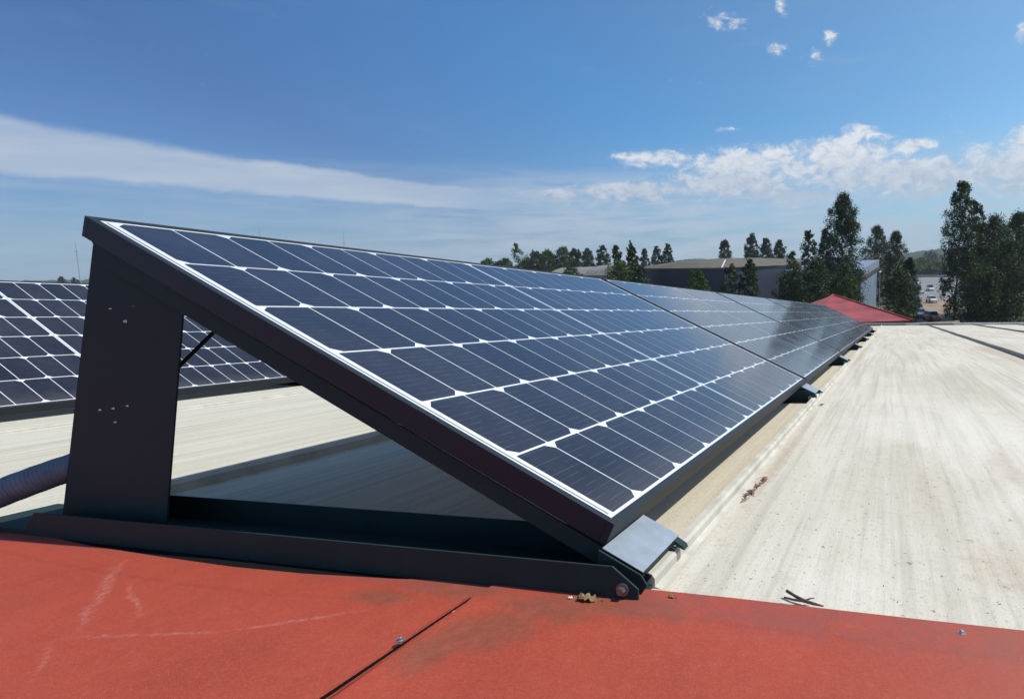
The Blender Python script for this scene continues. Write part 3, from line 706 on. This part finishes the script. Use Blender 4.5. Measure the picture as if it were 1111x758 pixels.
# dark blue warehouse seen on its corner, tan roof
p0 = at(786, 291, 92); pr_ = at(905, 281, 150); pl_ = at(684, 290, 135)
zE = p0.z
c0 = Vector((p0.x, p0.y, 0)); cr_ = Vector((pr_.x, pr_.y, 0)); cl_ = Vector((pl_.x, pl_.y, 0)); cb = cr_+cl_-c0
wh = empty('warehouse', 'dark blue warehouse with tan corrugated roof behind the dark trees', 'warehouse', loc=(c0.x, c0.y, G))
MB().add([(q.x, q.y, z) for z in (G, zE) for q in (c0, cr_, cb, cl_)], [(0,1,5,4), (1,2,6,5), (2,3,7,6), (3,0,4,7), (4,5,6,7)]).build('wall', M_NAVY, wh, wh.location)
# shallow vaulted roof: eaves at zE, crown higher
rvv = []; rff = []; NU, NV = 14, 10
ex = (cr_-c0); ey = (cl_-c0)
for i in range(NU+1):
    for j in range(NV+1):
        u, v = -.01+1.02*i/NU, -.01+1.02*j/NV
        q = c0 + ex*u + ey*v
        hgt = 1.75*(math.sin(math.pi*min(max(v, 0), 1))**.6)*(math.sin(math.pi*min(max(u, 0), 1))**.35 if 0 < u < 1 else 0)
        rvv.append((q.x, q.y, zE + .08 + hgt))
for i in range(NU):
    for j in range(NV): a = i*(NV+1)+j; rff.append((a, a+NV+1, a+NV+2, a+1))
MB().add(rvv, rff).build('roof', M_TAN, wh, wh.location)
tr = MB()
for a, b in ((c0, cr_), (c0, cl_)):
    d = (b-a).normalized(); nn2 = Vector((d.y, -d.x, 0))*.12 if a == c0 and b == cr_ else Vector((-d.y, d.x, 0))*.12
    tr.add([(a+nn2).to_tuple()[:2]+(zE-.15,), (b+nn2).to_tuple()[:2]+(zE-.15,), (b+nn2).to_tuple()[:2]+(zE+.08,), (a+nn2).to_tuple()[:2]+(zE+.08,),
            (a.x, a.y, zE-.15), (b.x, b.y, zE-.15), (b.x, b.y, zE+.08), (a.x, a.y, zE+.08)], [(0,1,2,3), (4,7,6,5), (0,4,5,1), (3,2,6,7), (0,3,7,4), (1,5,6,2)])
tr.build('eaves_trim', M_BARN, wh, wh.location)
vd = at(782, 283, 93); MB().tube([(vd.x, vd.y, zE-.1), (vd.x+.3, vd.y+1.5, zE+1.25)], .12, 8).build('vent_pipe', M_PAINTW, wh, wh.location)
# two grey barns
for i, (xa, xb, yt, yb, d, lab) in enumerate(((596, 637, 289.5, 297, 210, 'left one of the two long low grey roofed barns below the tree line'), (634, 660, 287.5, 298, 190, 'right one of the two low grey roofed barns, beside the dark tree group'))):
    A, B = at(xa, yb, d), at(xb, yb-1, d*.93); top = at(xb, yt, d).z; ev = A.z-.2
    dv = Vector((B.x-A.x, B.y-A.y, 0)); nv = Vector((-dv.y, dv.x, 0)).normalized()*14
    e_ = empty('barn', lab, 'barn', 'grey roofed barns', loc=(A.x, A.y, G))
    a2 = Vector((A.x, A.y, 0)); b2 = a2+dv
    MB().add([(q.x, q.y, z) for z in (G, ev) for q in (a2, b2, b2+nv, a2+nv)], [(0,1,5,4), (1,2,6,5), (2,3,7,6), (3,0,4,7)]).build('wall', M_WALL, e_, e_.location)
    vs = []; n = 8
    for k in range(n+1):
        u = k/n; z = ev + (top-ev)*math.sin(math.pi*u)**.8
        for q in (a2-dv*.01, b2+dv*.01): s_ = q + nv*(u*1.06-.03); vs.append((s_.x, s_.y, z))
    fs = [(k*2, k*2+1, k*2+3, k*2+2) for k in range(n)] + [tuple(range(0, 2*n+2, 2)), tuple(range(2*n+1, 0, -2))]
    MB().add(vs, fs).build('roof', M_BARN, e_, e_.location)
# pale blue clad shed right of the tall tree
sA, sB = at(951.5, 293, 134), at(934, 305, 112)   # wall top, far right to near left
sh = empty('cladded_shed', 'shed with pale blue corrugated wall and blue grey eaves between two trees', 'shed', loc=(sA.x, sA.y, G))
wv_ = Vector((sA.x-sB.x, sA.y-sB.y, 0)); nl = Vector((-wv_.y, wv_.x, 0)).normalized()*14
a2 = Vector((sB.x, sB.y, 0)); b2 = Vector((sA.x, sA.y, 0)); zt = sA.z
zb_ = sB.z
MB().add([(a2.x, a2.y, G), (b2.x, b2.y, G), (b2.x, b2.y, zt), (a2.x, a2.y, zb_), *[((q+nl).x, (q+nl).y, z) for q, z in ((a2, G), (b2, G), (b2, zt), (a2, zb_))]],
         [(0,1,2,3), (4,7,6,5), (1,5,6,2), (0,3,7,4), (3,2,6,7)]).build('wall', M_BLUEW, sh, sh.location)
up_ = Vector((0, 0, 1)); ov = -nl.normalized()*.35
def slab(name, z0, z1, m, o0=0):
    P4 = []
    for q, z in ((a2-wv_*.04, zb_), (b2+wv_*.02, zt)):
        for off in (ov*(1-o0), nl*1.02): P4 += [(*(q+off).to_tuple()[:2], z+z0), (*(q+off).to_tuple()[:2], z+z1)]
    MB().add(P4, [(0,1,3,2), (4,6,7,5), (0,4,5,1), (2,3,7,6), (1,5,7,3), (0,2,6,4)]).build(name, m, sh, sh.location)
slab('fascia', .05, .75, M_BROWN, .1); slab('roof', .77, 2.2, mat('blue_grey_eaves', (.20, .24, .32), .5))
lp_ = at(953.5, 330, 104); tp_ = at(953.5, 295, 104)
e_ = empty('lamp_post', 'slim grey lamp post with white head beside the pale blue shed', 'lamp post', loc=(lp_.x, lp_.y, G))
MB().tube([(lp_.x, lp_.y, G), (lp_.x, lp_.y, tp_.z-.15)], [.12, .09], 8).build('pole', M_GREY, e_, e_.location)
MB().tube([(lp_.x, lp_.y, tp_.z-.15), (lp_.x, lp_.y, tp_.z), (lp_.x, lp_.y, tp_.z+.15)], [.14, .30, .18], 10).build('lamp_head', M_PAINTW, e_, e_.location)
# aerial masts far off to the left
for i, (x0, y0, x1, y1, d, lab) in enumerate(((87, 304, 81.5, 262, 420, 'leftmost thin aerial mast, left of the mounting post'), (283.5, 290, 281.5, 247, 500, 'thin aerial mast rising above the near panel, middle one of three'), (375, 300, 372.5, 251, 460, 'rightmost thin aerial mast above the panel top edge'))):
    a, b = at(x0, y0, d), at(x1, y1, d); gpt = Vector((a.x, a.y, G))
    r_ = .16
    e_ = empty('aerial_mast', lab, 'mast', 'thin aerial masts on the horizon', loc=gpt)
    MB().tube([gpt, a, b], [r_*1.6, r_*1.2, r_*.5], 6).build('mast', M_GREY, e_, gpt)
    dr = (b-a)*.25; cr2 = Vector((1.2, .2, 0))
    MB().tube([b-dr-cr2, b-dr+cr2], .12, 6).build('crossarm', M_GREY, e_, gpt)

# ------------------------------------------------------------------ thin summer haze in one closed box
hz = MB().box(-1480, 1480, -1480, 1480, G-2, CAM.z+52)
hm = bpy.data.materials.new('summer_haze'); hm.use_nodes = True; hn = hm.node_tree
hn.nodes.remove(hn.nodes['Principled BSDF']); pv = hn.nodes.new('ShaderNodeVolumePrincipled')
pv.inputs['Color'].default_value = (.80, .88, 1, 1); pv.inputs['Density'].default_value = .00019
hn.links.new(pv.outputs[0], [q for q in hn.nodes if q.type == 'OUTPUT_MATERIAL'][0].inputs['Volume'])
hzo = hz.build('haze', hm); hzo['kind'] = 'stuff'; hzo['label'] = 'thin bluish summer haze over the far trees and hills'; hzo['category'] = 'haze'
# ------------------------------------------------------------------ cars
def make_car(body_m, van=False):
    root = empty('parked_car', 'x', 'car', 'cars parked below the trees')
    L_, W2, H_ = 4.3, .88, 1.48 if not van else 1.95
    st = [(-2.15, .45, .78, .70), (-2.0, .30, .90, .80), (-1.2, .24, .98, .86), (0, .22, 1.0, .88), (1.1, .24, .97, .86), (1.85, .28, .86, .82), (2.15, .42, .70, .66)]
    vs = []; fs = []
    for x, zb, zt, wy in st:
        zt = zt*(1.12 if van else 1)
        vs += [(x, -wy, zb), (x, -wy*1.0, zt*.75), (x, -wy*.9, zt), (x, wy*.9, zt), (x, wy*1.0, zt*.75), (x, wy, zb)]
    k = 6
    for i in range(len(st)-1):
        for j in range(k): a = i*k+j; b = i*k+(j+1) % k; fs.append((a, b, b+k, a+k))
    fs += [tuple(range(k)), tuple(range(len(st)*k-1, (len(st)-1)*k-1, -1))]
    b_ = MB().add(vs, fs).build('body', body_m, root, smooth=False); b_.modifiers.new('s', 'BEVEL').width = .05
    ca = MB(); zs = .96*(1.12 if van else 1)
    ca.add([(-1.9, -.76, zs), (1.15, -.76, zs), (1.15, .76, zs), (-1.9, .76, zs), (-1.5, -.60, H_), (.45, -.60, H_), (.45, .60, H_), (-1.5, .60, H_)], [(0,1,5,4), (1,2,6,5), (2,3,7,6), (3,0,4,7), (4,5,6,7)])
    ca.build('cabin', M_GLASS, root, bevel=.03)
    MB().box(-1.48, .42, -.60, .60, H_-.02, H_+.04).build('roof', body_m, root, bevel=.02)
    for sx in (-1.32, 1.35):
        for sy in (-1, 1):
            MB().tube([(sx, sy*.68, .32), (sx, sy*.89, .32)], .32, 18).build('wheel', M_TYRE, root)
    for sy in (-1, 1): MB().box(2.02, 2.13, sy*.55-.14, sy*.55+.14, .62, .74).build('headlight', M_LAMPL, root)
    return root
protos = {}
CARS = [(998, 342, M_CARS, 0, 8, 'silver car parked nearest, just above the far roof edge'), (996, 335.5, M_CARD, 0, 5, 'dark blue car parked right behind the nearest silver car'),
        (1010.5, 326, M_CARW, 0, 12, 'white car parked at the near end of the grey car park'), (1009, 313.5, M_CARW, 1, 10, 'white van parked at the left side of the grey car park'),
        (1022, 298.5, M_CARW, 1, 80, 'small white van at the far end of the car park by the boundary wall'), (996, 316.5, M_CARS, 0, 30, 'silver car half hidden in the tree shade left of the car park'),
        (1011, 345.5, M_CARR, 0, 20, 'red brown car right of the silver car, low by the roof edge'), (994, 306, M_CARW, 0, 30, 'white car glimpsed through the tree branches left of the car park')]
for px, py, m, van, rz, lab in CARS:
    key = (m.name, van)
    if key not in protos: protos[key] = o = make_car(m, van)
    else: o = copy_tree(protos[key])
    x, y = gp(px, py+2.2); o.location = (x, y, G+.06); o.rotation_euler = (0, 0, math.radians(-90+rz)); o['label'] = lab

# ------------------------------------------------------------------ trees
def make_tree(name, rd, H, W, prof, leaf, n_cl, n_lf, m, base=.06, trunk_r=.22, tips=1, spread=.8, open_=.5, dens=4.5, lob=1.0):
    """crown of many leaf-sized faces gathered in clumps inside a profile, on a tapered trunk with limbs"""
    root = bpy.data.objects.new(name, None); C.objects.link(root)
    def rad(t):
        t = min(max(t, 0), 1); i = t*(len(prof)-1); k = min(int(i), len(prof)-2); return (prof[k] + (prof[k+1]-prof[k])*(i-k))*W/2
    cl = []
    lobes = [rd.uniform(0, 6.28) for _ in range(3)]
    for _ in range(n_cl):
        t = base + (1-base)*rd.random()**.9; a = rd.uniform(0, 6.2832)
        r = rad(t)*(1 + lob*.16*math.sin(3*a+lobes[0]+t*7) + lob*.12*math.sin(5*a+lobes[1]-t*11) + .04*math.sin(t*23+lobes[2]))
        q = r*(rd.random()**open_)*.93
        cl.append((Vector((q*math.cos(a), q*math.sin(a), t*H)), (.45+.55*rd.random())*max(.10*W, rad(t)*.36)))
    for k in range(tips):
        a = rd.uniform(0, 6.28); rr = rad(.9)*.6 if k else 0
        for j in range(4): cl.append((Vector((rr*math.cos(a), rr*math.sin(a), H*(.91+.022*j - .05*k))), W*.06*(1.3-.2*j)))
    vs = []; fs = []
    area = sum(prof)/len(prof)*W*H
    per = max(5, dens*area/(leaf*leaf*.32)/len(cl))
    for c, s in cl:
        nl_ = int(per*(.5+rd.random()))
        for _ in range(nl_):
            p = c + Vector((rd.gauss(0, s*.43), rd.gauss(0, s*.43), rd.gauss(0, s*spread*.62)))
            if p.z < .2: continue
            u = Vector((rd.gauss(0,1), rd.gauss(0,1), rd.gauss(0,.7))).normalized(); v = u.cross(Vector((rd.gauss(0,1), rd.gauss(0,1), rd.gauss(0,1)))).normalized()
            l_ = leaf*rd.uniform(.6, 1.35); k = len(vs)
            vs += [p-u*l_*.5, p+v*l_*.32, p+u*l_*.5, p-v*l_*.32]; fs.append((k, k+1, k+2, k+3))
    # coarse inner foliage that closes the heart of the crown
    for _ in range(int(area/(leaf*leaf*9)*2.4)):
        t = rd.uniform(0.0, .93); a = rd.uniform(0, 6.28); q = rad(t)*.82*rd.random()**.5
        p = Vector((q*math.cos(a), q*math.sin(a), t*H))
        u = Vector((rd.gauss(0,1), rd.gauss(0,1), rd.gauss(0,.8))).normalized(); v = u.cross(Vector((rd.gauss(0,1), rd.gauss(0,1), rd.gauss(0,1)))).normalized()
        l_ = leaf*rd.uniform(2, 3.4)*(1 if dens > 2 else 0); k = len(vs)
        if l_: vs += [p-u*l_*.5, p+v*l_*.32, p+u*l_*.5, p-v*l_*.32]; fs.append((k, k+1, k+2, k+3))
    me = bpy.data.meshes.new('crown'); me.from_pydata([tuple(q) for q in vs], [], fs); me.materials.append(m)
    o = bpy.data.objects.new('crown', me); C.objects.link(o); o.parent = root
    tk = MB(); lean = rd.uniform(-.02, .02)*H
    tk.tube([(0,0,-.2), (lean*.2, 0, H*.2), (lean*.6, lean*.3, H*.5), (lean, lean*.4, H*.86)], [trunk_r, trunk_r*.8, trunk_r*.5, trunk_r*.08], 8)
    tk.build('trunk', M_BARK, root)
    lb_ = MB()
    for k in range(9):
        t = .22+.07*k; a = k*2.4+rd.random(); r = rad(t)*.75
        p = Vector((lean*t, 0, H*t*.86)); q = p+Vector((r*math.cos(a), r*math.sin(a), H*.09+r*.3))
        lb_.tube([p, (p+q)/2+Vector((0,0,-.15)), q], [trunk_r*.35, trunk_r*.22, trunk_r*.06], 5)
    lb_.build('limbs', M_BARK, root)
    return root
POP = [.6, .8, .92, 1, 1, 1, .98, .95, .84, .64, .28]         # poplar
TALL = [.8, .95, 1, .97, .92, .86, .78, .72, .66, .46, .15]
CONE = [.8, .95, 1, 1, .96, .9, .82, .74, .62, .42, .12]
ROUND = [.25, .45, .75, .95, 1, 1, .98, .9, .75, .5, .12]
BUSH = [.8, .95, 1, 1, 1, 1, .98, .94, .85, .66, .25]
tk_ = 0
def tree(px, ytop, wpx, d, prof, m, lab, name='tree', group='trees beyond the roof', leaf=None, n=None, src=None, tips=1, open_=.42, base=.05, dens=4.2):
    global tk_
    tk_ += 1
    p = at(px, ytop, d); H = p.z - G; W = wpx/FPX*d*(.98 if wpx > 20 else 1.30)
    if src is not None:
        o = copy_tree(src[0]); o.scale = (W/src[1], W/src[1], H/src[2])
    else:
        area = wpx*wpx*H/W*.45
        leaf = leaf or max(.16, d/FPX*1.9)
        if wpx <= 20 and dens > 2: n = max(190, n or 0)
        ncl = n or int(max(26, min(260, area/26)))
        o = make_tree(name, random.Random(100+tk_), H, W, prof, leaf, ncl, 46, M_LEAF[m], tips=tips, open_=open_, base=base, dens=(dens*1.6 if wpx <= 20 and dens > 2 else dens), lob=(.45 if wpx <= 20 else 1.0), trunk_r=max(.12, W*.03))
    o.name = name; o.location = (p.x, p.y, G); tag(o, lab, 'tree', group); o.rotation_euler.z = random.uniform(0, 6.28) if src is not None else 0
    return (o, W, H)
# tall ones
tree(915, 212, 52, 98, TALL, 0, 'tallest poplar left of the pale blue shed, dark and ragged topped', 'poplar_tree', tips=3, n=330, leaf=.21)
tree(1044, 199, 34, 106, POP, 0, 'tall slender twin tipped poplar right of the car park gap', 'poplar_tree', tips=2, n=300, leaf=.21, base=.03)
tree(1060, 217, 26, 109, POP, 0, 'shorter poplar spire leaning against the right side of the tall slender poplar', 'poplar_tree', tips=1, n=120, leaf=.21)
tree(1080, 236, 60, 112, ROUND, 0, 'dark broad tree just right of the tall slender poplar', 'broadleaf_tree', n=260, leaf=.23, base=.0)
tree(1106, 233, 60, 118, ROUND, 0, 'dark broad tree at the right edge of the picture', 'broadleaf_tree', n=260, leaf=.23, base=.0)
tree(1096, 262, 58, 96, BUSH, 0, 'lower dense dark tree in front of the right hand broad trees', 'broadleaf_tree', n=230, leaf=.21, base=.0)
tree(1066, 290, 44, 92, BUSH, 0, 'low dark bushy tree at the foot of the tall slender poplar', 'broadleaf_tree', n=130, leaf=.21, base=.0)
tree(952, 246, 34, 150, ROUND, 0, 'round topped dark tree standing behind the pale blue shed', 'broadleaf_tree', n=170, leaf=.22, base=.0)
tree(972, 252, 30, 142, TALL, 0, 'dark tree right of the round topped tree behind the shed', 'broadleaf_tree', n=200, leaf=.22, base=.0)
tree(986, 280, 28, 104, CONE, 0, 'sloping lower dark tree overhanging the left side of the car park', 'broadleaf_tree', n=150, leaf=.21, base=.0)
tree(978, 292, 36, 90, BUSH, 0, 'dark bushy mass right behind the lamp post', 'broadleaf_tree', n=170, leaf=.21, base=.0)
tree(895, 250, 26, 104, CONE, 0, 'dark cone shaped tree touching the left side of the tallest poplar', 'poplar_tree', n=120, leaf=.21)
tree(878, 250, 22, 128, POP, 0, 'slim dark tree second to the left of the tallest poplar', 'poplar_tree', n=90, leaf=.3)
tree(886, 284, 44, 84, BUSH, 0, 'dense dark bushy tree low beside the red hip roof', 'broadleaf_tree', n=200, leaf=.21, base=.0)
tree(860, 272, 24, 88, ROUND, 1, 'loose twiggy greener tree in front of the warehouse wall', 'broadleaf_tree', n=70, leaf=.21, open_=.6, dens=2.2)
tree(862, 290, 44, 82, BUSH, 0, 'dense dark shrubby tree below the loose twiggy one', 'broadleaf_tree', n=170, leaf=.21, base=.0)
tree(917, 286, 26, 86, BUSH, 1, 'greener low tree between the tallest poplar and the pale blue shed', 'broadleaf_tree', n=110, leaf=.24, base=.0)
tree(814, 281, 30, 80, CONE, 0, 'dark pointed tree in the middle of the warehouse wall', 'broadleaf_tree', n=120, leaf=.21, base=.0)
tree(794, 286, 26, 80, BUSH, 0, 'dark bushy tree left of the pointed tree at the warehouse corner', 'broadleaf_tree', n=90, leaf=.21, base=.0)
tree(756, 295, 34, 74, BUSH, 1, 'low green bush in front of the left part of the warehouse wall', 'bush', n=100, leaf=.23, base=.0)
# group at the left end of the warehouse
s1 = tree(668, 267, 24, 120, CONE, 0, 'dark cone shaped tree, tallest left of the warehouse', 'conifer_tree', n=120, leaf=.34)
tree(684, 262, 12, 130, POP, 2, 'wispy pale tree poking up between two dark cone shaped trees', 'poplar_tree', n=26, leaf=.34, open_=.6, dens=1.3)
tree(685, 266, 17, 122, CONE, 0, 'narrow dark tree at the left end of the warehouse roof', 'conifer_tree', n=80, leaf=.34)
tree(672, 284, 44, 110, BUSH, 1, 'green brown bushy tree low at the left end of the warehouse', 'broadleaf_tree', n=150, leaf=.32, base=.0)
tree(692, 290, 32, 106, BUSH, 0, 'dark low tree against the left corner of the warehouse', 'broadleaf_tree', n=90, leaf=.32, base=.0)
# spires behind the warehouse
f1 = tree(699, 270, 9, 230, POP, 0, 'small dark spire behind the left slope of the warehouse roof', 'poplar_tree', 'small trees on the skyline', n=40, leaf=.42)
for px, yt, wp, lab in ((712, 267, 10, 'small pointed tree behind the warehouse roof, left of the close pair'), (724, 265, 11, 'small bushy topped tree behind the warehouse roof, right of the close pair'), (786, 261, 14, 'lone dark tree above the warehouse roof crown'),
                        (815, 254, 14, 'taller dark tree above the warehouse roof, left of three'), (831, 259, 12, 'small dark tree above the warehouse roof, middle of three'), (846, 261, 13, 'small dark tree above the warehouse roof, right of three')):
    tree(px, yt, wp, 215, POP, 0, lab, 'poplar_tree', 'small trees on the skyline', n=46, leaf=.42, tips=2)
tree(653, 266, 12, 225, BUSH, 0, 'compact dark tree left of the tall cone shaped tree', 'broadleaf_tree', 'small trees on the skyline', n=60, leaf=.42)
tree(637, 270, 12, 225, BUSH, 0, 'compact dark tree above the gap between the two barns', 'broadleaf_tree', 'small trees on the skyline', n=60, leaf=.42)
tree(560, 264, 22, 240, ROUND, 2, 'loose pale green tree, tallest above the near panel on the skyline', 'broadleaf_tree', 'small trees on the skyline', n=60, leaf=.5, open_=.6, tips=3, dens=1.6)
for px, yt, wp, m, lab in ((580, 273, 18, 0, 'dark tree right of the loose pale green tree'), (594, 272, 18, 1, 'rounded tree above the left end of the left barn'), (611, 269, 18, 1, 'paler tree above the left barn roof'), (624, 271, 16, 0, 'dark tree above the right end of the left barn'),
                           (529, 281, 15, 1, 'leftmost low bush peeping over the panel edge'), (541, 284, 12, 0, 'low bush between the leftmost bush and pale green tree'), (570, 283, 20, 1, 'low green tree at the foot of the loose pale green tree'), (548, 281, 16, 1, 'low green bush left of the loose pale green tree'),
                           (619, 289, 14, 1, 'green brown bush between the two grey barns')):
    tree(px, yt, wp, 185 if px == 619 else 232, BUSH, m, lab, 'broadleaf_tree', 'small trees on the skyline', n=55, leaf=.42)
# greener trees beyond the car park
for px, yt, wp, m, d, lab in ((1001, 281, 26, 1, 390, 'rounded green tree beyond the left side of the car park'), (1016, 285, 22, 1, 370, 'bright green tree beyond the middle of the boundary wall'), (1030, 281, 24, 1, 400, 'green tree beyond the right end of the boundary wall'),
                              (1008, 291, 16, 0, 345, 'dark low tree just behind the boundary wall, left one'), (1024, 292, 14, 0, 345, 'dark low tree just behind the boundary wall, right one'), (990, 286, 20, 1, 380, 'green tree beyond the car park, partly behind the sloping dark tree'),
                              (1010, 274, 30, 0, 600, 'hazy dark green tree clump on the slope below the hill')):
    tree(px, yt, wp, d, BUSH, m, lab, 'broadleaf_tree', 'green trees beyond the car park', n=80, leaf=.9, base=.0)
# small distant silhouettes at the far left
for px, yt, lab in ((66, 300.5, 'tiny distant dark tree above the left panel row, left one'), (80, 301.5, 'tiny distant dark tree above the left panel row, right one')):
    tree(px, yt, 4, 520, BUSH, 0, lab, 'broadleaf_tree', 'small trees on the skyline', n=24, leaf=.9)
# trees well to the sides, for other viewpoints
for i, (a, d, h, w2) in enumerate(((17, 120, 17, 11), (21, 135, 19, 12), (26, 118, 16, 11))):
    o = make_tree('broadleaf_tree', random.Random(900+i), h, w2, ROUND, .4, 110, 40, M_LEAF[0], base=.0)
    x, y = az_d(a, d); o.location = (x, y, G); tag(o, 'dark broad tree out of frame, %s beyond the right edge' % ('first', 'second', 'third')[i], 'tree', 'trees beyond the roof')
